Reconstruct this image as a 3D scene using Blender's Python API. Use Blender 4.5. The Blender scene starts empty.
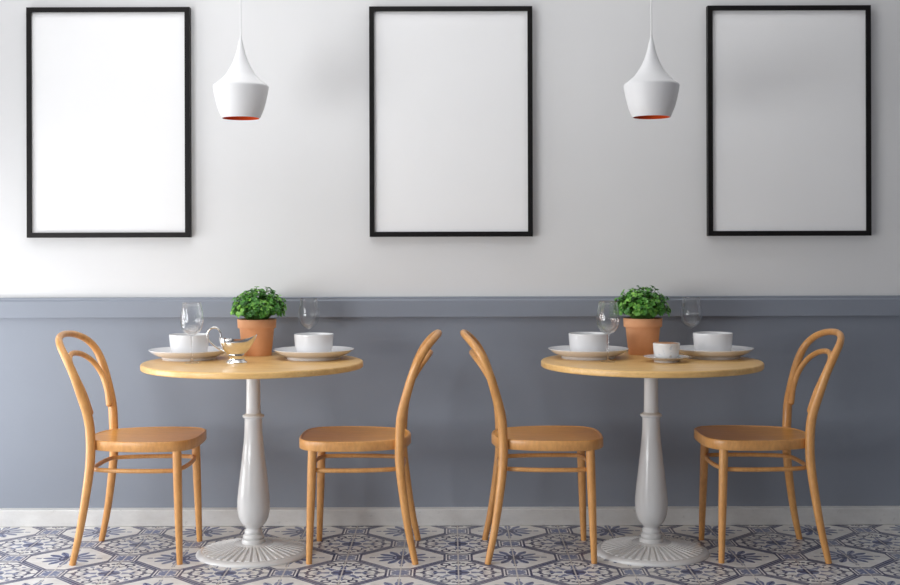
import bpy, bmesh, math, random
from mathutils import Vector, Matrix
random.seed(7)
scene = bpy.context.scene
COL = scene.collection
PI = math.pi

# ------------------------------------------------------------------ helpers
def link(name, me, mat, parent=None, loc=(0, 0, 0)):
    o = bpy.data.objects.new(name, me)
    COL.objects.link(o)
    o.location = loc
    if mat is not None:
        me.materials.append(mat)
    if parent is not None:
        o.parent = parent
    return o

def obj(name, bm, mat, parent=None, loc=(0, 0, 0), smooth=40, fixn=True):
    if fixn:
        bmesh.ops.recalc_face_normals(bm, faces=bm.faces)
    me = bpy.data.meshes.new(name)
    bm.to_mesh(me)
    bm.free()
    if smooth:
        me.shade_smooth()
        me.set_sharp_from_angle(angle=math.radians(smooth))
    return link(name, me, mat, parent, loc)

def thing(name, label, cat, loc=(0, 0, 0), rz=0.0, group=None):
    o = bpy.data.objects.new(name, None)
    COL.objects.link(o)
    o.empty_display_size = 0.1
    o.location = loc
    o.rotation_euler = (0, 0, rz)
    o['label'] = label
    o['category'] = cat
    if group:
        o['group'] = group
    return o

def tag(o, label, cat, group=None):
    o['label'] = label
    o['category'] = cat
    if group:
        o['group'] = group
    return o

def structure(name, bm, mat, smooth=0):
    o = obj(name, bm, mat, smooth=smooth)
    o['kind'] = 'structure'
    return o

def dup(root, loc, rz, label):
    r = root.copy()
    COL.objects.link(r)
    r.location = loc
    r.rotation_euler = (0, 0, rz)
    r['label'] = label
    for ch in list(root.children):
        c = ch.copy()
        COL.objects.link(c)
        c.parent = r
        for g in list(ch.children):
            d = g.copy()
            COL.objects.link(d)
            d.parent = c
    return r

def add_box(bm, lo, hi, bevel=0.0, seg=2):
    r = bmesh.ops.create_cube(bm, size=1.0)
    vs = r['verts']
    for v in vs:
        v.co = Vector([lo[i] + (v.co[i] + 0.5) * (hi[i] - lo[i]) for i in range(3)])
    if bevel > 0:
        es = list({e for v in vs for e in v.link_edges})
        bmesh.ops.bevel(bm, geom=es, offset=bevel, segments=seg, profile=0.5, affect='EDGES')

def add_lathe(bm, prof, n=64, cap_top=False, cap_bot=False, sx=1.0, sy=1.0, off=(0, 0, 0)):
    rings = []
    for r, z in prof:
        if r < 1e-6:
            rings.append([bm.verts.new((off[0], off[1], z + off[2]))])
        else:
            rings.append([bm.verts.new((off[0] + sx * r * math.cos(2 * PI * k / n),
                                        off[1] + sy * r * math.sin(2 * PI * k / n), z + off[2])) for k in range(n)])
    for a, b in zip(rings[:-1], rings[1:]):
        for k in range(n):
            k2 = (k + 1) % n
            if len(a) == 1 and len(b) == 1:
                continue
            if len(a) == 1:
                bm.faces.new((a[0], b[k2], b[k]))
            elif len(b) == 1:
                bm.faces.new((a[k], a[k2], b[0]))
            else:
                bm.faces.new((a[k], a[k2], b[k2], b[k]))
    if cap_bot and len(rings[0]) > 1:
        bm.faces.new(list(reversed(rings[0])))
    if cap_top and len(rings[-1]) > 1:
        bm.faces.new(rings[-1])
    return rings

def smooth_prof(pts, sub=6):
    return [(max(p[0], 0.0), p[1]) for p in catmull([(a, b, 0) for a, b in pts], sub)]

def catmull(pts, sub=8, closed=False):
    P = [Vector(p) for p in pts]
    n = len(P)
    out = []
    rng = n if closed else n - 1
    for i in range(rng):
        p1, p2 = P[i], P[(i + 1) % n]
        p0 = P[(i - 1) % n] if (closed or i > 0) else p1 + (p1 - p2)
        p3 = P[(i + 2) % n] if (closed or i + 2 < n) else p2 + (p2 - p1)
        for k in range(sub):
            t = k / sub
            out.append(0.5 * ((2 * p1) + (p2 - p0) * t + (2 * p0 - 5 * p1 + 4 * p2 - p3) * t * t
                              + (3 * p1 - p0 - 3 * p2 + p3) * t * t * t))
    if not closed:
        out.append(P[-1])
    return out

def add_tube(bm, path, radii, n=14, closed=False, dome=0.0, ref=None):
    """path: list of Vectors; radii: list of equal length or number"""
    m = len(path)
    if not hasattr(radii, '__len__'):
        radii = [radii] * m
    tang = []
    for i in range(m):
        a = path[(i - 1) % m] if (closed or i > 0) else path[0]
        b = path[(i + 1) % m] if (closed or i < m - 1) else path[-1]
        tang.append((b - a).normalized())
    t0 = tang[0]
    up = Vector(ref) if ref else (Vector((0, 0, 1)) if abs(t0.z) < 0.8 else Vector((1, 0, 0)))
    nrm = (up - t0 * up.dot(t0)).normalized()
    rings = []
    for i in range(m):
        t = tang[i]
        nrm = (nrm - t * nrm.dot(t)).normalized()
        bi = t.cross(nrm)
        rings.append([bm.verts.new(path[i] + (nrm * math.cos(2 * PI * k / n) + bi * math.sin(2 * PI * k / n)) * radii[i])
                      for k in range(n)])
    pairs = list(zip(rings[:-1], rings[1:]))
    if closed:
        pairs.append((rings[-1], rings[0]))
    for a, b in pairs:
        for k in range(n):
            bm.faces.new((a[k], a[(k + 1) % n], b[(k + 1) % n], b[k]))
    if not closed:
        for ring, i, s in ((rings[0], 0, -1), (rings[-1], m - 1, 1)):
            if dome > 0:
                prev = ring
                for f in (0.5, 0.85):
                    rr = math.sqrt(1 - f * f)
                    c = path[i] + tang[i] * s * dome * radii[i] * f
                    new = [bm.verts.new(c + (v.co - path[i]) * rr) for v in ring]
                    for k in range(n):
                        bm.faces.new((prev[k], prev[(k + 1) % n], new[(k + 1) % n], new[k]))
                    prev = new
                bm.faces.new(prev)
            else:
                bm.faces.new(ring)

def lerp_list(vals, count):
    out = []
    for i in range(count):
        t = i / (count - 1) * (len(vals) - 1)
        k = min(int(t), len(vals) - 2)
        out.append(vals[k] + (vals[k + 1] - vals[k]) * (t - k))
    return out

# ------------------------------------------------------------------ node helpers
def new_mat(name):
    m = bpy.data.materials.new(name)
    m.use_nodes = True
    return m, m.node_tree, m.node_tree.nodes['Principled BSDF']

def setp(b, **kw):
    for k, v in kw.items():
        key = {'color': 'Base Color', 'rough': 'Roughness', 'metal': 'Metallic', 'ior': 'IOR', 'trans': 'Transmission Weight',
               'spec': 'Specular IOR Level', 'coat': 'Coat Weight', 'coatr': 'Coat Roughness', 'sss': 'Subsurface Weight'}[k]
        if k == 'color':
            v = (*v, 1.0)
        b.inputs[key].default_value = v

def srgb(r, g, b):
    def f(c):
        c /= 255.0
        return c / 12.92 if c <= 0.04045 else ((c + 0.055) / 1.055) ** 2.4
    return (f(r), f(g), f(b))

class E:
    """tiny expression builder over Math nodes"""
    tree = None
    def __init__(self, sock):
        self.s = sock
    @staticmethod
    def op(name, *args, clamp=False):
        n = E.tree.nodes.new('ShaderNodeMath')
        n.operation = name
        n.use_clamp = clamp
        for i, a in enumerate(args):
            if isinstance(a, E):
                E.tree.links.new(a.s, n.inputs[i])
            else:
                n.inputs[i].default_value = a
        return E(n.outputs[0])
    def __add__(s, o): return E.op('ADD', s, o)
    def __radd__(s, o): return E.op('ADD', o, s)
    def __sub__(s, o): return E.op('SUBTRACT', s, o)
    def __rsub__(s, o): return E.op('SUBTRACT', o, s)
    def __mul__(s, o): return E.op('MULTIPLY', s, o)
    def __rmul__(s, o): return E.op('MULTIPLY', o, s)
    def __truediv__(s, o): return E.op('DIVIDE', s, o)
    def __lt__(s, o): return E.op('LESS_THAN', s, o)
    def __gt__(s, o): return E.op('GREATER_THAN', s, o)
def eabs(a): return E.op('ABSOLUTE', a)
def eround(a): return E.op('FLOOR', E.op('ADD', a, 0.5))
def emin(a, b): return E.op('MINIMUM', a, b)
def emax(a, b): return E.op('MAXIMUM', a, b)
def ecos(a): return E.op('COSINE', a)
def esel(c, a, b): return a * c + b * (1.0 - c)
def eor(*a):
    r = a[0]
    for x in a[1:]:
        r = emax(r, x)
    return r

def noise(t, scale, detail=3.0, rough=0.55, coord='Object', stretch=None, dist=0.0):
    tc = t.nodes.new('ShaderNodeTexCoord')
    mp = t.nodes.new('ShaderNodeMapping')
    if stretch:
        mp.inputs['Scale'].default_value = stretch
    nz = t.nodes.new('ShaderNodeTexNoise')
    nz.inputs['Scale'].default_value = scale
    nz.inputs['Detail'].default_value = detail
    nz.inputs['Roughness'].default_value = rough
    nz.inputs['Distortion'].default_value = dist
    t.links.new(tc.outputs[coord], mp.inputs['Vector'])
    t.links.new(mp.outputs['Vector'], nz.inputs['Vector'])
    return nz.outputs['Fac']

def ramp(t, fac, stops):
    r = t.nodes.new('ShaderNodeValToRGB')
    while len(r.color_ramp.elements) < len(stops):
        r.color_ramp.elements.new(0.5)
    for e, (p, c) in zip(r.color_ramp.elements, stops):
        e.position = p
        e.color = (*c, 1.0)
    t.links.new(fac, r.inputs['Fac'])
    return r.outputs['Color']

def mixc(t, fac, a, b):
    m = t.nodes.new('ShaderNodeMix')
    m.data_type = 'RGBA'
    if isinstance(fac, (int, float)):
        m.inputs[0].default_value = fac
    else:
        t.links.new(fac, m.inputs[0])
    for i, v in ((6, a), (7, b)):
        if isinstance(v, tuple):
            m.inputs[i].default_value = (*v, 1.0)
        else:
            t.links.new(v, m.inputs[i])
    return m.outputs[2]

def bump(t, b, height, strength=0.1, dist=0.01):
    n = t.nodes.new('ShaderNodeBump')
    n.inputs['Strength'].default_value = strength
    n.inputs['Distance'].default_value = dist
    t.links.new(height, n.inputs['Height'])
    t.links.new(n.outputs['Normal'], b.inputs['Normal'])

# ------------------------------------------------------------------ materials
def mottled(name, c0, c1, scale, rough, bstr=0.0, bscale=200, **kw):
    m, t, b = new_mat(name)
    t.links.new(ramp(t, noise(t, scale), [(0.3, c0), (0.7, c1)]), b.inputs['Base Color'])
    setp(b, rough=rough, **kw)
    if bstr:
        bump(t, b, noise(t, bscale, 2), bstr, 0.002)
    return m

def wood(name, dark, light, stretch, scale, rough, coat=0.0):
    m, t, b = new_mat(name)
    g = noise(t, scale, 6, 0.62, stretch=stretch, dist=0.6)
    f = noise(t, scale * 7, 3, 0.6, stretch=stretch)
    c = ramp(t, g, [(0.25, dark), (0.75, light)])
    c2 = mixc(t, ramp(t, f, [(0.35, (0.30, 0.30, 0.30)), (0.6, (0, 0, 0))]), c, tuple(x * 0.72 for x in dark))
    t.links.new(c2, b.inputs['Base Color'])
    setp(b, rough=rough, coat=coat, coatr=0.2)
    bump(t, b, f, 0.06, 0.002)
    return m

M_wall = mottled('wall paint', (0.735, 0.735, 0.735), (0.765, 0.765, 0.765), 1.5, 0.75, 0.05, 160)
M_side = mottled('side wall paint', (0.40, 0.40, 0.42), (0.43, 0.43, 0.45), 1.5, 0.8)
M_dado = mottled('blue grey dado paint', (0.244, 0.270, 0.320), (0.259, 0.287, 0.339), 1.3, 0.5, 0.04, 120)
M_ceil = mottled('ceiling paint', (0.78, 0.78, 0.78), (0.80, 0.80, 0.80), 1.0, 0.9)
M_chair = wood('honey beech bentwood', (0.62, 0.280, 0.080), (0.82, 0.430, 0.150), (3.0, 3.0, 1.2), 5.0, 0.36, 0.15)
M_seat = wood('honey beech seat panel', (0.70, 0.310, 0.060), (0.88, 0.425, 0.098), (1.0, 6.0, 6.0), 4.0, 0.34, 0.15)
M_top = wood('pale oak table top', (0.75, 0.43, 0.145), (0.92, 0.610, 0.250), (1.0, 7.0, 7.0), 3.2, 0.36, 0.1)
M_enamel = mottled('white enamel paint', (0.69, 0.69, 0.685), (0.73, 0.73, 0.725), 6.0, 0.2, coat=.4, coatr=.05)
M_china = mottled('white china', (0.80, 0.80, 0.81), (0.83, 0.83, 0.84), 10.0, 0.14)
M_lamp = mottled('white lacquer', (0.77, 0.77, 0.775), (0.79, 0.79, 0.795), 8.0, 0.45)
M_orange = mottled('orange lacquer', (0.78, 0.085, 0.015), (0.84, 0.11, 0.02), 8.0, 0.4)
M_cord = mottled('white cord', (0.80, 0.80, 0.80), (0.84, 0.84, 0.84), 40.0, 0.6)
M_frame = mottled('black frame lacquer', (0.006, 0.005, 0.005), (0.009, 0.008, 0.008), 20.0, 0.45, spec=.22)
M_paper = mottled('blank white paper', (0.86, 0.86, 0.86), (0.875, 0.875, 0.875), 2.0, 0.8)
M_terra = mottled('terracotta', (0.78, 0.365, 0.180), (0.86, 0.450, 0.240), 12.0, 0.8, 0.1, 150)
M_soil = mottled('soil', (0.035, 0.022, 0.014), (0.07, 0.045, 0.03), 60.0, 0.95, 0.5, 120)
M_stem = mottled('plant stem', (0.08, 0.20, 0.03), (0.12, 0.28, 0.05), 20.0, 0.6)
M_coffee = mottled('milky coffee', (0.42, 0.16, 0.05), (0.60, 0.28, 0.11), 30.0, 0.35)
M_bulb = mottled('frosted bulb', (0.80, 0.78, 0.72), (0.84, 0.82, 0.76), 8.0, 0.3)
M_steel, _t, _b = new_mat('polished silver')
setp(_b, metal=1.0, rough=0.07)
_t.links.new(ramp(_t, noise(_t, 9.0), [(0.3, (0.80, 0.79, 0.77)), (0.7, (0.86, 0.85, 0.83))]), _b.inputs['Base Color'])
def glass(name, clear, ior):
    m, t, b = new_mat(name)
    setp(b, color=(0.99, 0.995, 0.995), trans=1.0, ior=ior)
    t.links.new(ramp(t, noise(t, 5.0), [(0.0, (0.0, 0.0, 0.0)), (1.0, (0.012, 0.012, 0.012))]), b.inputs['Roughness'])
    tr = t.nodes.new('ShaderNodeBsdfTransparent')
    mx = t.nodes.new('ShaderNodeMixShader')
    mx.inputs[0].default_value = clear
    t.links.new(b.outputs[0], mx.inputs[1])
    t.links.new(tr.outputs[0], mx.inputs[2])
    t.links.new(mx.outputs[0], t.nodes['Material Output'].inputs['Surface'])
    return m
M_glass = glass('clear wine glass', .25, 1.45)
M_stemglass = glass('clear glass stem', .5, 1.45)
# leaves: clumps differ in green
M_leaf, _t, _b = new_mat('glossy green leaves')
at = _t.nodes.new('ShaderNodeAttribute')
at.attribute_name = 'leaf_tone'
_t.links.new(ramp(_t, at.outputs['Fac'], [(0.0, (0.025, 0.125, 0.016)), (0.5, (0.085, 0.300, 0.035)), (1.0, (0.24, 0.52, 0.075))]),
             _b.inputs['Base Color'])
setp(_b, rough=0.42, sss=0.0)

# patterned cup: white china with faint blue and ochre sprigs
M_cup, _t, _b = new_mat('sprigged china')
n1 = noise(_t, 62.0, 3)
n2 = noise(_t, 55.0, 3, stretch=(1.3, 1.1, 0.9))
base = mixc(_t, ramp(_t, n1, [(0.57, (0, 0, 0)), (0.66, (0.42, 0.42, 0.42))]), (0.80, 0.80, 0.80), (0.30, 0.38, 0.50))
base = mixc(_t, ramp(_t, n2, [(0.62, (0, 0, 0)), (0.70, (0.35, 0.35, 0.35))]), base, (0.62, 0.42, 0.20))
_t.links.new(base, _b.inputs['Base Color'])
setp(_b, rough=0.15)

# worn white stone skirting
M_base, _t, _b = new_mat('worn white stone')
g1 = noise(_t, 6.0, 8, 0.7, stretch=(1.0, 1.0, 2.0))
g2 = noise(_t, 38.0, 6, 0.7)
c = ramp(_t, g1, [(0.3, (0.59, 0.585, 0.57)), (0.65, (0.72, 0.72, 0.71))])
c = mixc(_t, ramp(_t, g2, [(0.62, (0, 0, 0)), (0.74, (0.55, 0.55, 0.55))]), c, (0.36, 0.35, 0.34))
_t.links.new(c, _b.inputs['Base Color'])
setp(_b, rough=0.55)
bump(_t, _b, g2, 0.15, 0.004)

# encaustic-look floor tiles
def tile_material():
    m, t, b = new_mat('blue and white patterned tiles')
    E.tree = t
    S = 0.2125
    SV = 0.2155
    U0, V0 = 0.028, 4.841
    tc = t.nodes.new('ShaderNodeTexCoord')
    sep = t.nodes.new('ShaderNodeSeparateXYZ')
    t.links.new(tc.outputs['Object'], sep.inputs[0])
    u = (E(sep.outputs['X']) - U0) / S
    v = (E(sep.outputs['Y']) - V0) / SV
    p = (u + v) * 0.5
    q = (u - v) * 0.5
    rp, rq = eround(p), eround(q)
    fp, fq = p - rp, q - rq
    du, dv = fp + fq, fp - fq
    ci = rp + rq
    par = eabs(ci - 2.0 * eround(ci * 0.5))          # 0 scroll medallion, 1 flower
    au, av = eabs(du), eabs(dv)
    r = E.op('SQRT', du * du + dv * dv)
    th = E.op('ARCTAN2', dv, du)
    side = au > av
    sx = esel(side, 1.0 - au, au)
    sy = esel(side, av, 1.0 - av)
    msq = emax(sx, sy)
    mn = emin(sx, sy)
    in_sq = msq < 0.265
    # diagonal bands between octagons
    e = 1.0 - (au + av)
    band = (e < 0.105) * (1.0 - in_sq)
    band_light = (eabs(e - 0.045) < 0.010) * (1.0 - in_sq)
    # square inserts
    sq_frame = in_sq * (msq > 0.225)
    sq_line2 = in_sq * (eabs(msq - 0.185) < 0.014)
    bow = (mn < 0.075 + 0.0) * (msq < 0.15) * (msq > 0.02)
    sq_core = (sx * sx + sy * sy) < 0.0045
    sq_knot = (eabs(sx - sy) < 0.03) * (msq < 0.17)
    sq_dark = eor(sq_frame, sq_line2)
    sq_mid = in_sq * eor(bow, sq_knot, sq_core)
    inside = (1.0 - band) * (1.0 - in_sq)
    # scroll medallion
    med = 1.0 - par
    c4, c8 = ecos(th * 4.0), ecos(th * 8.0)
    ma, mb = emax(au, av), emin(au, av)
    def ring(ca, cb, rad, w):
        x, y = ma - ca, mb - cb
        return eabs(E.op('SQRT', x * x + y * y) - rad) < w
    def disc(ca, cb, rad):
        x, y = ma - ca, mb - cb
        return (x * x + y * y) < rad * rad
    m_axis = mb
    m_center = r < 0.135 + 0.055 * c4
    m_petal = (r < 0.265 + 0.095 * c8) * (eabs(r - 0.205) > 0.014)
    m_scroll = eor((eabs(r - (0.455 + 0.055 * ecos(th * 16.0))) < 0.026) * (c8 < 0.86), ring(0.52, 0.225, 0.072, 0.022))
    m_scroll2 = eor(disc(0.385, 0.0, 0.055), disc(0.40, 0.40, 0.04), disc(0.28, 0.28, 0.045))
    m_fleur = eor(disc(0.615, 0.0, 0.05), disc(0.585, 0.085, 0.038))
    m_tip = (ma > 0.64) * (ma < 0.73) * (mb < 0.018)
    m_dark = inside * med * eor(m_center, m_scroll, m_fleur, m_tip)
    m_mid = inside * med * emax(m_petal, m_scroll2)
    # twelve petal flower
    c12 = ecos(th * 12.0)
    f_pet = (r < 0.40 + 0.075 * c12) * (r > 0.10)
    f_vein = f_pet * (c12 < -0.72)
    f_spine = f_pet * (c12 > 0.93) * (r > 0.2)
    f_core = emax(au, av) < 0.105
    f_ring = eabs(r - 0.165) < 0.018
    f_leaf = (eabs(r - 0.545) < 0.05) * (m_axis < 0.03)
    fl = inside * par
    f_dark = fl * eor(f_core, f_ring, f_spine)
    f_mid = fl * emax(f_pet - f_vein, f_leaf)
    # grout
    gu, gv = eabs(u - eround(u)), eabs(v - eround(v))
    grout = gu < 0.013
    grout2 = gv < 0.008
    # wear: ink fades in patches
    wear = E(noise(t, 7.0, 4, 0.6))
    ink = E.op('MULTIPLY', wear - 0.16, 2.2, clamp=True)
    fine = E(noise(t, 70.0, 4, 0.7))
    brk = (fine > 0.40)
    dark = eor(band, sq_dark, (m_dark + f_dark) * emax(brk, ink)) * (1.0 - band_light)
    mid = eor(m_mid, f_mid, sq_mid, band_light * 0.45)
    ground = ramp(t, noise(t, 14.0, 5, 0.65), [(0.3, (0.66, 0.635, 0.60)), (0.65, (0.77, 0.76, 0.74))])
    midc = ramp(t, wear.s, [(0.3, (0.17, 0.205, 0.33)), (0.7, (0.095, 0.125, 0.28))])
    darkc = ramp(t, wear.s, [(0.3, (0.045, 0.050, 0.125)), (0.7, (0.018, 0.022, 0.090))])
    c = mixc(t, (mid * (0.68 + 0.3 * ink)).s, ground, midc)
    c = mixc(t, (dark * (0.80 + 0.2 * ink)).s, c, darkc)
    c = mixc(t, (grout * 0.85).s, c, (0.62, 0.58, 0.52))
    c = mixc(t, (grout2 * 0.4).s, c, (0.55, 0.52, 0.47))
    t.links.new(c, b.inputs['Base Color'])
    setp(b, rough=0.42)
    bump(t, b, (1.0 - emax(grout, grout2)).s, 0.25, 0.003)
    return m
M_tile = tile_material()

# ------------------------------------------------------------------ setting
XL, XR, YF, YB, ZC = -2.6, 3.9, -1.6, 5.20, 2.9
bm = bmesh.new(); add_box(bm, (XL - .15, YF - .15, -0.10), (XR + .15, YB + .15, 0.0)); structure('floor', bm, M_tile)
bm = bmesh.new(); add_box(bm, (XL - .15, YF - .15, ZC), (XR + .15, YB + .15, ZC + .1)); structure('ceiling', bm, M_ceil)
bm = bmesh.new(); add_box(bm, (XL - .15, YB, 0), (XR + .15, YB + .15, ZC)); structure('wall_back', bm, M_wall)
bm = bmesh.new(); add_box(bm, (XR, YF, 0), (XR + .15, YB, ZC)); structure('wall_right', bm, M_side)
bm = bmesh.new(); add_box(bm, (XL, YF - .15, 0), (XR, YF, ZC)); structure('wall_front', bm, M_side)
# left wall with two windows that light the room
WIN = [(0.6, 3.3, .45, 1.55), (3.9, 4.9, .05, 1.25)]
bm = bmesh.new()
yy = YF
for y0, y1, z0, z1 in WIN:
    add_box(bm, (XL - .15, yy, 0), (XL, y0, ZC))
    add_box(bm, (XL - .15, y0, 0), (XL, y1, z0)); add_box(bm, (XL - .15, y0, z1), (XL, y1, ZC))
    yy = y1
add_box(bm, (XL - .15, yy, 0), (XL, YB, ZC))
structure('wall_left', bm, M_side)
def window(name, a0, a1, z0, z1):
    bm = bmesh.new()
    w, x0, x1 = .04, XL - .09, XL - .04
    add_box(bm, (x0, a0, z0), (x1, a1, z0 + w)); add_box(bm, (x0, a0, z1 - w), (x1, a1, z1))
    for k in range(3):
        c = a0 + (a1 - a0 - w) * k / 2
        add_box(bm, (x0, c, z0 + w), (x1, c + w, z1 - w))
    structure(name, bm, M_enamel)
window('window_1', *WIN[0])
window('window_2', *WIN[1])

# dado panel, rail and skirting on the back wall
bm = bmesh.new(); add_box(bm, (XL, 5.191, 0), (XR, YB, 0.8875)); structure('trim_1', bm, M_dado)
bm = bmesh.new()
prof = [(YB, .8885), (5.172, .8885), (5.1705, .8905), (5.1705, .959), (5.175, .966), (5.175, .9735), (5.177, .9757), (YB, .9757)]
vs0 = [bm.verts.new((XL, y, z)) for y, z in prof]; vs1 = [bm.verts.new((XR, y, z)) for y, z in prof]
for i in range(len(prof)):
    j = (i + 1) % len(prof)
    bm.faces.new((vs0[i], vs0[j], vs1[j], vs1[i]))
bm.faces.new(vs0); bm.faces.new(vs1)
structure('trim_2', bm, M_dado)
bm = bmesh.new(); add_box(bm, (XL, 5.147, 0), (XR, YB, 0.0725), .004); structure('baseboard_back', bm, M_base)

# ------------------------------------------------------------------ pictures
def picture(x, zc, W, H, label):
    t = thing('picture_frame', label, 'picture frame', (x, YB, zc), 0, 'blank framed posters on the wall')
    w, d = .020, .034
    bm = bmesh.new()
    hw, hh = W / 2, H / 2
    outer = [(-hw, -hh), (hw, -hh), (hw, hh), (-hw, hh)]
    inner = [(-hw + w, -hh + w), (hw - w, -hh + w), (hw - w, hh - w), (-hw + w, hh - w)]
    b = .0012
    def loop(pts, y, s=0):
        cx = [(px - math.copysign(s, px), pz - math.copysign(s, pz)) for px, pz in pts]
        return [bm.verts.new((px, y, pz)) for px, pz in cx]
    L = [loop(outer, 0), loop(outer, -d + b), loop(outer, -d, b), loop(inner, -d, -b), loop(inner, -d + b), loop(inner, 0)]
    for a, c in zip(L, L[1:] + L[:1]):
        for k in range(4):
            bm.faces.new((a[k], a[(k + 1) % 4], c[(k + 1) % 4], c[k]))
    obj('frame', bm, M_frame, t, smooth=0)
    bm = bmesh.new()
    add_box(bm, (-hw + w - .001, -d + .012, -hh + w - .001), (hw - w + .001, -.001, hh - w + .001))
    obj('blank_poster', bm, M_paper, t, smooth=0)
    return t
FD = 5.166
def wx(px, d): return (px - 450) * d / 1209
def wz(py, d): return 1.18 - (py - 249) * d / 1209
for cx, label in ((wx(108.3, FD), 'thin black frame with blank white poster, above the leftmost chair'),
                  (wx(451.3, FD), 'thin black frame with blank poster, on wall between the two pendant lamps'),
                  (wx(790.0, FD), 'thin black frame with blank poster, above the rightmost chair in the darker corner')):
    picture(cx, wz(121.4, FD), .698, .985, label)

# ------------------------------------------------------------------ pendant lamps
def pendant(loc, label):
    t = thing('pendant_lamp', label, 'pendant lamp', loc, 0, 'white pendant lamps over the tables')
    out = smooth_prof([(.0740, 0), (.0882, .033), (.0990, .072), (.1060, .106), (.1078, .118), (.1080, .123)], 6)
    neck = smooth_prof([(.1080, .123), (.1070, .1265), (.1035, .1310), (.091, .1410), (.066, .163), (.0485, .187), (.0345, .212), (.0245, .237), (.0170, .261),
                        (.0108, .287), (.0055, .310), (.0033, .322)], 5)
    bm = bmesh.new()
    prof = out + neck[1:]
    add_lathe(bm, prof + [(0, .322)], 72)
    th = .0025
    inner = [(max(r - th, 0.001), min(z, .312)) for r, z in prof if z < .30]
    lip = [(.0740, 0), (.0740 - th, 0)]
    add_lathe(bm, lip, 72)
    bmesh.ops.remove_doubles(bm, verts=bm.verts, dist=1e-5)
    shade = obj('lamp_shade', bm, M_lamp, t, smooth=50)
    bm = bmesh.new()
    add_lathe(bm, [(max(r - th, .001), z) for r, z in prof if z < .29], 72, cap_top=True)
    li = obj('shade_lining', bm, M_orange, t, smooth=50)
    li['label'] = 'orange inside of the shade'
    bm = bmesh.new()
    add_lathe(bm, smooth_prof([(0, .085), (.018, .09), (.028, .108), (.027, .125), (.017, .15), (.0135, .165), (.0135, .20)], 4), 28, cap_top=True)
    obj('bulb', bm, M_bulb, t)
    bm = bmesh.new()
    zt = ZC - loc[2] - .02
    add_tube(bm, [Vector((0, 0, .318)), Vector((0, 0, (zt + .318) / 2)), Vector((0, 0, zt))], .0028, 10)
    obj('cord', bm, M_cord, t)
    bm = bmesh.new()
    add_lathe(bm, [(0, zt - .01), (.02, zt - .008), (.05, zt + .005), (.052, zt + .02), (0, zt + .02)], 40)
    obj('ceiling_rose', bm, M_lamp, t)
    return t
LD = 4.727
LZ = 1.18 + (249 - 117.8) * LD / 1209
pendant((wx(241.2, LD), LD, LZ), 'white pendant lamp hanging left of the middle frame, above the gravy boat')
pendant((wx(651.9, LD), LD, LZ), 'white pendant lamp hanging right of the middle frame, above the coffee cup')

# ------------------------------------------------------------------ tables
TZ = .745
def make_table(loc, label):
    t = thing('pedestal_table', label, 'table', loc, 0, 'round pedestal bistro tables')
    R, th, bv = .4265, .0245, .0075
    bm = bmesh.new()
    prof = [(0, TZ - th)]
    prof += [(R - .006 + .006 * math.sin(a), TZ - th + .006 - .006 * math.cos(a)) for a in [k * PI / 8 for k in range(5)]]
    prof += [(R - bv + bv * math.cos(a), TZ - bv + bv * math.sin(a)) for a in [k * PI / 12 for k in range(7)]]
    prof += [(0, TZ)]
    add_lathe(bm, prof, 128)
    top = obj('table_top', bm, M_top, t, smooth=35)
    bm = bmesh.new()
    p = smooth_prof([(.0262, TZ - th), (.0275, .60), (.0285, .545)], 3)
    p += [(.0335, .5405), (.0400, .5385), (.0430, .5335), (.0405, .5280), (.0350, .5255), (.0338, .5200)]
    p += smooth_prof([(.0338, .5200), (.0352, .470), (.0392, .420), (.0455, .365), (.0530, .300), (.0605, .235), (.0632, .190),
                      (.0600, .152), (.0500, .124), (.0370, .108), (.0310, .101)], 6)[1:]
    p += smooth_prof([(.0310, .101), (.0300, .097), (.0315, .094), (.0350, .088), (.0352, .082), (.0330, .078)], 3)[1:]
    p += smooth_prof([(.0335, .077), (.0395, .073), (.0410, .066), (.0395, .060), (.0380, .058)], 3)
    p += [(.0430, .057), (.0462, .053), (.0465, .050), (.0465, .040), (.0465, .036)]
    add_lathe(bm, [(0, TZ - th)] + p + [(0, .036)], 64)
    obj('pedestal_column', bm, M_enamel, t, smooth=35)
    # fluted round foot
    bm = bmesh.new()
    NR = 40
    n = NR * 10
    BR = .219
    radial = [(.0, .0430), (.046, .0430), (.070, .0420), (.0750, .0400), (.080, .0385), (.120, .0300), (.160, .0225), (.193, .0165),
              (.1955, .0162), (.198, .0160), (.208, .0142), (.2155, .0112), (.2200, .0070), (.2215, .0030), (.2210, 0.0)]
    rings = []
    for r, z in radial:
        ring = []
        for k in range(n):
            a = 2 * PI * k / n
            zz = z
            if .0786 < r < .1935:
                ph = (k % 10)
                zz = z + (.0022 if ph < 6 else (-.0042 if ph in (7, 8) else -.001))
            if r == 0:
                ring = [bm.verts.new((0, 0, z))]
                break
            ring.append(bm.verts.new((r * math.cos(a), r * math.sin(a), zz)))
        rings.append(ring)
    for a, b in zip(rings[:-1], rings[1:]):
        for k in range(n):
            k2 = (k + 1) % n
            if len(a) == 1:
                bm.faces.new((a[0], b[k], b[k2]))
            else:
                bm.faces.new((a[k], b[k], b[k2], a[k2]))
    bm.faces.new(rings[-1])
    obj('fluted_base', bm, M_enamel, t, smooth=30)
    return t
TD = 4.700
TXL, TXR = -.766, .780
tab = make_table((TXL, TD, 0), 'round wooden table on white pedestal, holding the silver gravy boat')
dup(tab, (TXR, TD, 0), 0, 'round wooden table on white pedestal, holding the cup and saucer')

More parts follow.
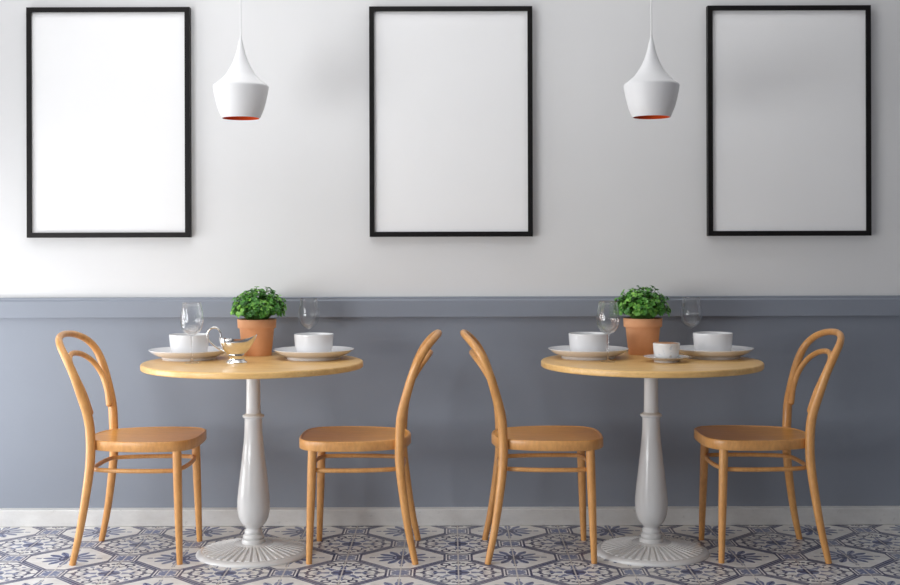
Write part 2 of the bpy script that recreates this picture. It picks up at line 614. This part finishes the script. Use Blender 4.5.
# ------------------------------------------------------------------ chairs
def make_chair(label):
    t = thing('bentwood_chair', label, 'chair', (0, 0, 0), 0, 'bentwood cafe chairs at the tables')
    half = [(.000, .190, .000), (.026, .183, .123), (.047, .172, .261), (.060, .162, .382), (.059, .157, .486), (.052, .166, .556),
            (.035, .180, .624), (.009, .193, .710), (-.020, .194, .775), (-.050, .166, .818), (-.076, .098, .844), (-.087, .0, .852)]
    pts = half + [(x, -y, z) for x, y, z in reversed(half[:-1])]
    path = catmull(pts, 8)
    rh = [.0120, .0142, .0162, .0176, .0180, .0178, .0172, .0162, .0150, .0138, .0130, .0128]
    rr = rh + list(reversed(rh[:-1]))
    bm = bmesh.new()
    add_tube(bm, path, lerp_list(rr, len(path)), 16, ref=(0, 1, 0))
    obj('back_frame', bm, M_chair, t, smooth=50)
    half = [(.050, .1300, .562), (.036, .142, .624), (.012, .150, .685), (-.018, .132, .735), (-.043, .080, .766), (-.054, 0, .777)]
    pts = half + [(x, -y, z) for x, y, z in reversed(half[:-1])]
    path = catmull(pts, 8)
    bm = bmesh.new()
    add_tube(bm, path, [.0108 + .0022 * max(0, 1 - min(k, len(path) - 1 - k) / 6) for k in range(len(path))], 14, dome=0.9, ref=(0, 1, 0))
    obj('inner_back_hoop', bm, M_chair, t, smooth=50)
    # seat: bent ring and pressed panel
    plan = [(.450, 0), (.447, .08), (.437, .130), (.404, .176), (.345, .197), (.265, .202), (.18, .192), (.11, .168), (.062, .137),
            (.034, .09), (.022, 0)]
    full = [(x, y, 0) for x, y in plan] + [(x, -y, 0) for x, y in reversed(plan[1:-1])]
    P = catmull(full, 6, closed=True)
    c = Vector((.23, 0, 0))
    def off(d):
        out = []
        m = len(P)
        for i in range(m):
            tg = (P[(i + 1) % m] - P[i - 1]).normalized()
            nn = Vector((tg.y, -tg.x, 0))
            if nn.dot(P[i] - c) < 0:
                nn = -nn
            out.append(P[i] - nn * d)
        return out
    bm = bmesh.new()
    lay = [(.022, .430), (.003, .430), (0.0, .433), (0.0, .464), (.0015, .4672), (.004, .4685), (.008, .4685), (.0105, .4672), (.012, .464), (.022, .458)]
    rings = [[bm.verts.new((p.x, p.y, z - .007)) for p in off(d)] for d, z in lay]
    m = len(P)
    for a, b in zip(rings, rings[1:] + rings[:1]):
        for k in range(m):
            bm.faces.new((a[k], a[(k + 1) % m], b[(k + 1) % m], b[k]))
    obj('seat_ring', bm, M_chair, t, smooth=45)
    bm = bmesh.new()
    rings = []
    for s, z in ((1.0, .4660), (.9, .4655), (.7, .4635), (.4, .4605), (.2, .4595)):
        rings.append([bm.verts.new((c.x + (p.x - c.x) * s, p.y * s, z - .007)) for p in off(.0115)])
    ctr = bm.verts.new((c.x, 0, .452))
    for a, b in zip(rings, rings[1:]):
        for k in range(m):
            bm.faces.new((a[k], a[(k + 1) % m], b[(k + 1) % m], b[k]))
    for k in range(m):
        bm.faces.new((rings[-1][k], rings[-1][(k + 1) % m], ctr))
    bot = [bm.verts.new((p.x, p.y, .445)) for p in off(.0115)]
    for k in range(m):
        bm.faces.new((rings[0][k], bot[k], bot[(k + 1) % m], rings[0][(k + 1) % m]))
    bm.faces.new(bot)
    obj('seat_panel', bm, M_seat, t, smooth=45)
    for s in (-1, 1):
        bm = bmesh.new()
        path = [Vector((.387 + .013 * f, s * (.166 + .014 * f), .438 * (1 - f))) for f in [k / 8 for k in range(9)]]
        add_tube(bm, path, lerp_list([.0172, .0168, .0155, .0135, .0112], 9), 16)
        obj('leg', bm, M_chair, t, smooth=50)
    ring = [(.050, 0), (.054, .085), (.070, .128), (.12, .150), (.20, .163), (.30, .166), (.352, .160), (.378, .149), (.396, .09), (.402, 0)]
    full = [(x, y, .347) for x, y in ring] + [(x, -y, .347) for x, y in reversed(ring[1:-1])]
    bm = bmesh.new()
    add_tube(bm, catmull(full, 6, closed=True), .0085, 12, closed=True)
    obj('leg_ring', bm, M_chair, t, smooth=50)
    return t
CD = 4.715
chair = make_chair('bentwood chair facing right, left of the table with the gravy boat')
chair.location = (-1.417, CD, 0)
dup(chair, (-.132, CD, 0), PI, 'bentwood chair facing left, right of the table with the gravy boat')
dup(chair, (.138, CD, 0), 0, 'bentwood chair facing right, left of the table with the coffee cup')
dup(chair, (1.415, CD, 0), PI, 'bentwood chair facing left, right of the table with the coffee cup')

# ------------------------------------------------------------------ tableware
def make_plate(loc, label):
    bm = bmesh.new()
    top = smooth_prof([(.0, .0165), (.060, .0165), (.092, .0180), (.106, .0205), (.120, .0262), (.140, .0338), (.1565, .0388)], 5)
    lip = [(.1582, .0392), (.1590, .0380), (.1580, .0362)]
    under = smooth_prof([(.1580, .0362), (.150, .0300), (.137, .0215), (.123, .0148), (.1135, .0122), (.1085, .0105)], 4)[1:]
    foot = [(.1070, .0085), (.1070, .0015), (.106, 0), (.099, 0), (.0975, .0015), (.096, .010), (.0, .010)]
    add_lathe(bm, top + lip + under + foot, 96)
    o = obj('dinner_plate', bm, M_china, None, loc, smooth=45)
    return tag(o, label, 'plate', 'white dinner plates on the tables')
def make_bowl(loc, label):
    bm = bmesh.new()
    outp = smooth_prof([(.045, 0), (.0605, .001), (.0685, .008), (.0735, .028), (.0765, .056), (.0780, .0795)], 5)
    lip = [(.0776, .0815), (.0765, .0820), (.0752, .0812)]
    inn = smooth_prof([(.0748, .0795), (.0733, .056), (.070, .030), (.063, .012), (.050, .006), (0, .005)], 5)
    add_lathe(bm, [(0, 0)] + outp + lip + inn, 80)
    o = obj('bowl', bm, M_china, None, loc, smooth=45)
    return tag(o, label, 'bowl', 'white bowls on the plates')
PY = 4.81
plates = [(wx(189, PY), 'white plate under the bowl behind the gravy boat'),
          (wx(313.6, PY), 'white plate under the bowl on the gravy boat table, right of the potted herb'),
          (wx(588.0, PY), 'white plate under the bowl left of the potted herb, on the coffee cup table'),
          (wx(712.6, PY), 'white plate under the bowl right of the coffee cup')]
bowls = ['white bowl on the plate behind the gravy boat, left of the potted herb',
         'white bowl right of the potted herb on the gravy boat table',
         'white bowl left of the potted herb on the coffee cup table',
         'white bowl on the plate right of the coffee cup']
p0 = make_plate((plates[0][0], PY, TZ), plates[0][1])
b0 = make_bowl((plates[0][0], PY, TZ + .0168), bowls[0])
for (x, lb), bl in list(zip(plates, bowls))[1:]:
    for src, l2, z in ((p0, lb, TZ), (b0, bl, TZ + .0168)):
        c = src.copy()
        COL.objects.link(c)
        c.location = (x, PY, z)
        c['label'] = l2

def make_glass(loc, label):
    t = thing('wine_glass', label, 'wine glass', loc, 0, 'stemmed wine glasses on the tables')
    bm = bmesh.new()
    outp = smooth_prof([(.0045, .104), (.011, .1075), (.026, .117), (.0375, .132), (.0435, .155), (.0430, .180), (.0395, .207), (.0352, .2315)], 6)
    inn = [(max(r - .0011, .0), z) for r, z in reversed(outp[4:])]
    add_lathe(bm, [(0, .1035)] + outp + [(.0347, .2322)] + inn + [(0, .1095)], 56)
    obj('glass_bowl', bm, M_glass, t, smooth=60)
    bm = bmesh.new()
    st = smooth_prof([(.0285, 0.0004), (.0283, .0016), (.020, .0035), (.009, .0075), (.0042, .016), (.0034, .04), (.0034, .085), (.0045, .1035)], 5)
    add_lathe(bm, [(0, 0.0004)] + st + [(0, .1035)], 40)
    obj('stem_and_foot', bm, M_stemglass, t, smooth=60)
    return t
g0 = make_glass((wx(191.7, 4.625), 4.625, TZ), 'wine glass standing in front of the plate left of the gravy boat')
dup(g0, (wx(308.6, 5.02), 5.02, TZ), 0, 'wine glass behind the bowl, right of the potted herb on the gravy boat table')
dup(g0, (wx(607.8, 4.645), 4.645, TZ), 0, 'wine glass in front of the plate left of the coffee cup')
dup(g0, (wx(691.0, 5.02), 5.02, TZ), 0, 'wine glass half hidden behind the bowl right of the coffee cup')

# cup and saucer
CX, CY = wx(666.1, 4.645), 4.645
bm = bmesh.new()
top = smooth_prof([(0, .008), (.030, .008), (.042, .010), (.060, .0155), (.0855, .0205)], 5)
under = smooth_prof([(.0872, .0200), (.066, .0125), (.050, .006), (.0475, .004)], 4)
add_lathe(bm, top + [(.0870, .0210)] + under + [(.0470, 0), (.0420, 0), (.041, .004), (0, .004)], 72)
tag(obj('saucer', bm, M_cup, None, (CX, CY, TZ), smooth=45), 'patterned saucer under the coffee cup', 'saucer')
cup = thing('coffee_cup', 'small patterned cup of milky coffee on the saucer', 'cup', (CX, CY, TZ + .0082), 0)
bm = bmesh.new()
outp = smooth_prof([(.026, 0), (.0275, .002), (.038, .007), (.0455, .016), (.0490, .032), (.0512, .0615)], 5)
inn = smooth_prof([(.0490, .0615), (.0468, .033), (.0430, .017), (.032, .009), (0, .006)], 5)
add_lathe(bm, [(0, 0)] + outp + [(.0510, .0635), (.0502, .0640), (.0494, .0633)] + inn, 64)
obj('cup_body', bm, M_cup, cup, smooth=45)
bm = bmesh.new()
add_lathe(bm, [(0, .0668), (.020, .0664), (.036, .0650), (.0455, .0630), (.0485, .0605), (.0482, .0580), (0, .0580)], 48)
o = obj('coffee', bm, M_coffee, cup, smooth=30); o['label'] = 'foamy brown coffee'
bm = bmesh.new()
hp = catmull([(.0475, 0, .050), (.062, 0, .053), (.073, 0, .044), (.072, 0, .029), (.058, 0, .018), (.0440, 0, .017)], 6)
rot = Matrix.Rotation(math.radians(78), 3, 'Z')
add_tube(bm, [rot @ p for p in hp], .0036, 10)
obj('cup_handle', bm, M_cup, cup)

# gravy boat
gb = thing('gravy_boat', 'polished silver gravy boat with looped handle, in front of the potted herb', 'gravy boat', (wx(236.4, 4.635), 4.635, TZ), 0)
bm = bmesh.new()
NA, NV = 56, 14
def boat(a, v, inset=0.0):
    """a angle around, v 0 bottom..1 rim"""
    ca, sa = math.cos(a), math.sin(a)
    spout = max(0.0, ca) ** 6
    rim = .094 - .006 * (1 - abs(ca)) + .016 * spout + .006 * max(0, -ca) ** 4
    z = .022 + (rim - .022) * v
    prof = math.sin(min(1.0, v * 1.0) * PI / 2) ** 0.46
    lx = (.067 if ca < 0 else .060 + .019 * spout * v ** 1.6) * prof
    wid = .040 * prof * (1 - .35 * max(0, ca) ** 3 * v)
    return Vector((lx * ca - inset * ca, wid * sa - inset * sa, z + (inset if v < .3 else 0)))
outer = [[bm.verts.new(boat(2 * PI * k / NA, max(.03, i / NV))) for k in range(NA)] for i in range(NV + 1)]
inner = [[bm.verts.new(boat(2 * PI * k / NA, max(.06, i / NV), .0018)) for k in range(NA)] for i in range(NV, -1, -1)]
L = outer + inner
for a, b in zip(L, L[1:]):
    for k in range(NA):
        bm.faces.new((a[k], a[(k + 1) % NA], b[(k + 1) % NA], b[k]))
bm.faces.new(L[0]); bm.faces.new(L[-1])
obj('boat_body', bm, M_steel, gb, smooth=60)
bm = bmesh.new()
add_lathe(bm, [(0, 0)] + smooth_prof([(.041, 0), (.041, .004), (.037, .008), (.0315, .0115), (.030, .017), (.0315, .022), (.035, .028)], 4) + [(0, .028)],
          56, sx=1.0, sy=.72)
obj('pedestal_foot', bm, M_steel, gb, smooth=45)
bm = bmesh.new()
hp = catmull([(-.059, 0, .096), (-.0625, 0, .118), (-.075, 0, .134), (-.094, 0, .135), (-.109, 0, .122), (-.1125, 0, .104), (-.103, 0, .084),
              (-.084, 0, .066), (-.062, 0, .051), (-.044, 0, .043)], 6)
add_tube(bm, hp, lerp_list([.0028, .0034, .004, .0038, .0034, .003, .003, .0034, .0038, .003], len(hp)), 12, dome=.8)
obj('handle', bm, M_steel, gb, smooth=60)

# ------------------------------------------------------------------ potted herbs
def potted_herb(loc, label, seed, lean):
    rnd = random.Random(seed)
    t = thing('potted_herb', label, 'potted plant', loc, 0, 'potted herbs in terracotta')
    bm = bmesh.new()
    p = [(0, 0), (.0575, 0), (.0595, .002), (.0705, .110), (.0720, .112), (.0765, .1125), (.0785, .115), (.0798, .1470), (.0788, .149),
         (.0745, .149), (.0735, .1475), (.0715, .128), (0, .128)]
    add_lathe(bm, p, 72)
    obj('terracotta_pot', bm, M_terra, t, smooth=40)
    bm = bmesh.new()
    ring = [(0, .141), (.03, .1405), (.0722, .138), (.0718, .1285), (0, .1285)]
    add_lathe(bm, ring, 32)
    obj('soil', bm, M_soil, t)
    # stems and leaves on a domed crown
    bs = bmesh.new()
    bl = bmesh.new()
    tone = bl.verts.layers.float.new('leaf_tone')
    C0 = Vector((lean, 0, .185))
    def leaf(base, d, nrm, size, tn):
        d = d.normalized()
        side = d.cross(nrm).normalized()
        nrm = side.cross(d).normalized()
        rows = [(0, .04), (.18, .42), (.42, .62), (.68, .55), (.88, .30), (1.0, .04)]
        grid = []
        for f, w in rows:
            zc = -.16 * f * f + .06
            row = []
            for s in (-1, 0, 1):
                co = base + d * (f * size) + side * (s * w * size * .72) + nrm * (size * (zc + (.14 * w if s else 0)))
                vv = bl.verts.new(co)
                vv[tone] = tn
                row.append(vv)
            grid.append(row)
        for a, b in zip(grid, grid[1:]):
            for k in range(2):
                bl.faces.new((a[k], a[k + 1], b[k + 1], b[k]))
    N = 260
    for i in range(N):
        # fibonacci dome, shoots of slightly different length
        f = (i + .5) / N
        cz = 1 - f * 1.28
        a = i * 2.399963 + rnd.uniform(-.25, .25)
        sr = math.sqrt(max(0, 1 - cz * cz))
        dirv = Vector((sr * math.cos(a), sr * math.sin(a), cz))
        L = rnd.choice((.82, .92, .98, 1.0, 1.04, 1.12)) * rnd.uniform(.94, 1.04)
        tip = C0 + Vector((dirv.x * .102, dirv.y * .102, dirv.z * (.084 if dirv.z > 0 else .050))) * L
        if tip.z < .158:
            tip.z = .158 + rnd.uniform(0, .01)
        root = Vector((dirv.x * .035, dirv.y * .035, .139))
        midp = root.lerp(tip, .55) + Vector((0, 0, .018))
        add_tube(bs, catmull([root, midp, tip], 3), .0011, 5)
        tn0 = rnd.uniform(.1, .9)
        out = (tip - midp).normalized() + Vector((0, 0, .25))
        k = rnd.choice((4, 5, 5, 6))
        ph = rnd.uniform(0, 6.28)
        ax = out.normalized()
        e1 = ax.orthogonal().normalized()
        e2 = ax.cross(e1)
        for j in range(k):
            b_ = ph + 2 * PI * j / k
            d = (e1 * math.cos(b_) + e2 * math.sin(b_)) + ax * rnd.uniform(.1, .6)
            leaf(tip + ax * rnd.uniform(-.008, .002), d, ax + Vector((rnd.uniform(-.4, .4), rnd.uniform(-.4, .4), rnd.uniform(-.2, .4))),
                 rnd.uniform(.0105, .0175), min(1, max(0, tn0 + rnd.uniform(-.25, .25))))
        if i % 2 == 0:
            for j in range(3):
                b_ = rnd.uniform(0, 6.28)
                d = e1 * math.cos(b_) + e2 * math.sin(b_) + ax * .3
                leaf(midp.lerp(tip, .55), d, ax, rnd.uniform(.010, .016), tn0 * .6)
    st = obj('stems', bs, M_stem, t, smooth=60)
    lf = obj('foliage', bl, M_leaf, t, smooth=60, fixn=False)
    return t
HD = 4.98
potted_herb((wx(256.7, HD), HD, TZ), 'green herb in terracotta pot, behind the silver gravy boat', 3, .010)
potted_herb((wx(642.6, HD), HD, TZ), 'green herb in terracotta pot, behind the coffee cup', 11, -.003)

# ------------------------------------------------------------------ light
def area(name, loc, rot, sx, sy, power, col):
    l = bpy.data.lights.new(name, 'AREA')
    l.shape = 'RECTANGLE'
    l.size, l.size_y = sx, sy
    l.energy = power
    l.color = col
    o = bpy.data.objects.new(name, l)
    COL.objects.link(o)
    o.location = loc
    o.rotation_euler = rot
    return o
def window_light(name, y0, y1, z0, z1, power):
    area(name, (XL - .095, (y0 + y1) / 2, (z0 + z1) / 2), (0, -PI / 2, 0), z1 - z0, y1 - y0, power, DAY)
def ceiling_fill(name, x0, x1, y0, y1, power):  # unseen fill added just under the ceiling to match the wall's brightness
    area(name, ((x0 + x1) / 2, (y0 + y1) / 2, ZC - .01), (0, 0, 0), x1 - x0, y1 - y0, power, FILL)
DAY, FILL = (.975, .988, 1.0), (.985, .99, 1.0)
window_light('window_daylight', *WIN[0], 100)
window_light('window_daylight', *WIN[1], 32)
ceiling_fill('ceiling_fill_light', -2.4, -.4, 2.8, 4.4, 19)
ceiling_fill('ceiling_fill_light', -2.2, 0, 4.5, 4.9, 5.8)
ceiling_fill('ceiling_fill_light', .2, 1.8, 4.5, 4.9, 4.0)

w = bpy.data.worlds.new('World')
scene.world = w
w.use_nodes = True
bg = w.node_tree.nodes['Background']
bg.inputs['Color'].default_value = (.85, .92, 1.0, 1)
bg.inputs['Strength'].default_value = .15

# ------------------------------------------------------------------ camera
cam = bpy.data.cameras.new('camera')
cam.sensor_fit = 'HORIZONTAL'
cam.sensor_width = 36.0
cam.lens = 1209 / 900 * 36
cam.shift_y = -43.5 / 900
co = bpy.data.objects.new('camera', cam)
COL.objects.link(co)
co.location = (0, 0, 1.18)
co.rotation_euler = (PI / 2, .0026, 0)
scene.camera = co
scene.view_settings.view_transform = 'Standard'
scene.view_settings.look = 'None'
scene.view_settings.gamma = 1.0
scene.view_settings.use_curve_mapping = False
scene.view_settings.exposure = 0.0
scene.cycles.use_denoising = True
scene.cycles.max_bounces = 16
scene.cycles.transmission_bounces = 16
scene.cycles.transparent_max_bounces = 16
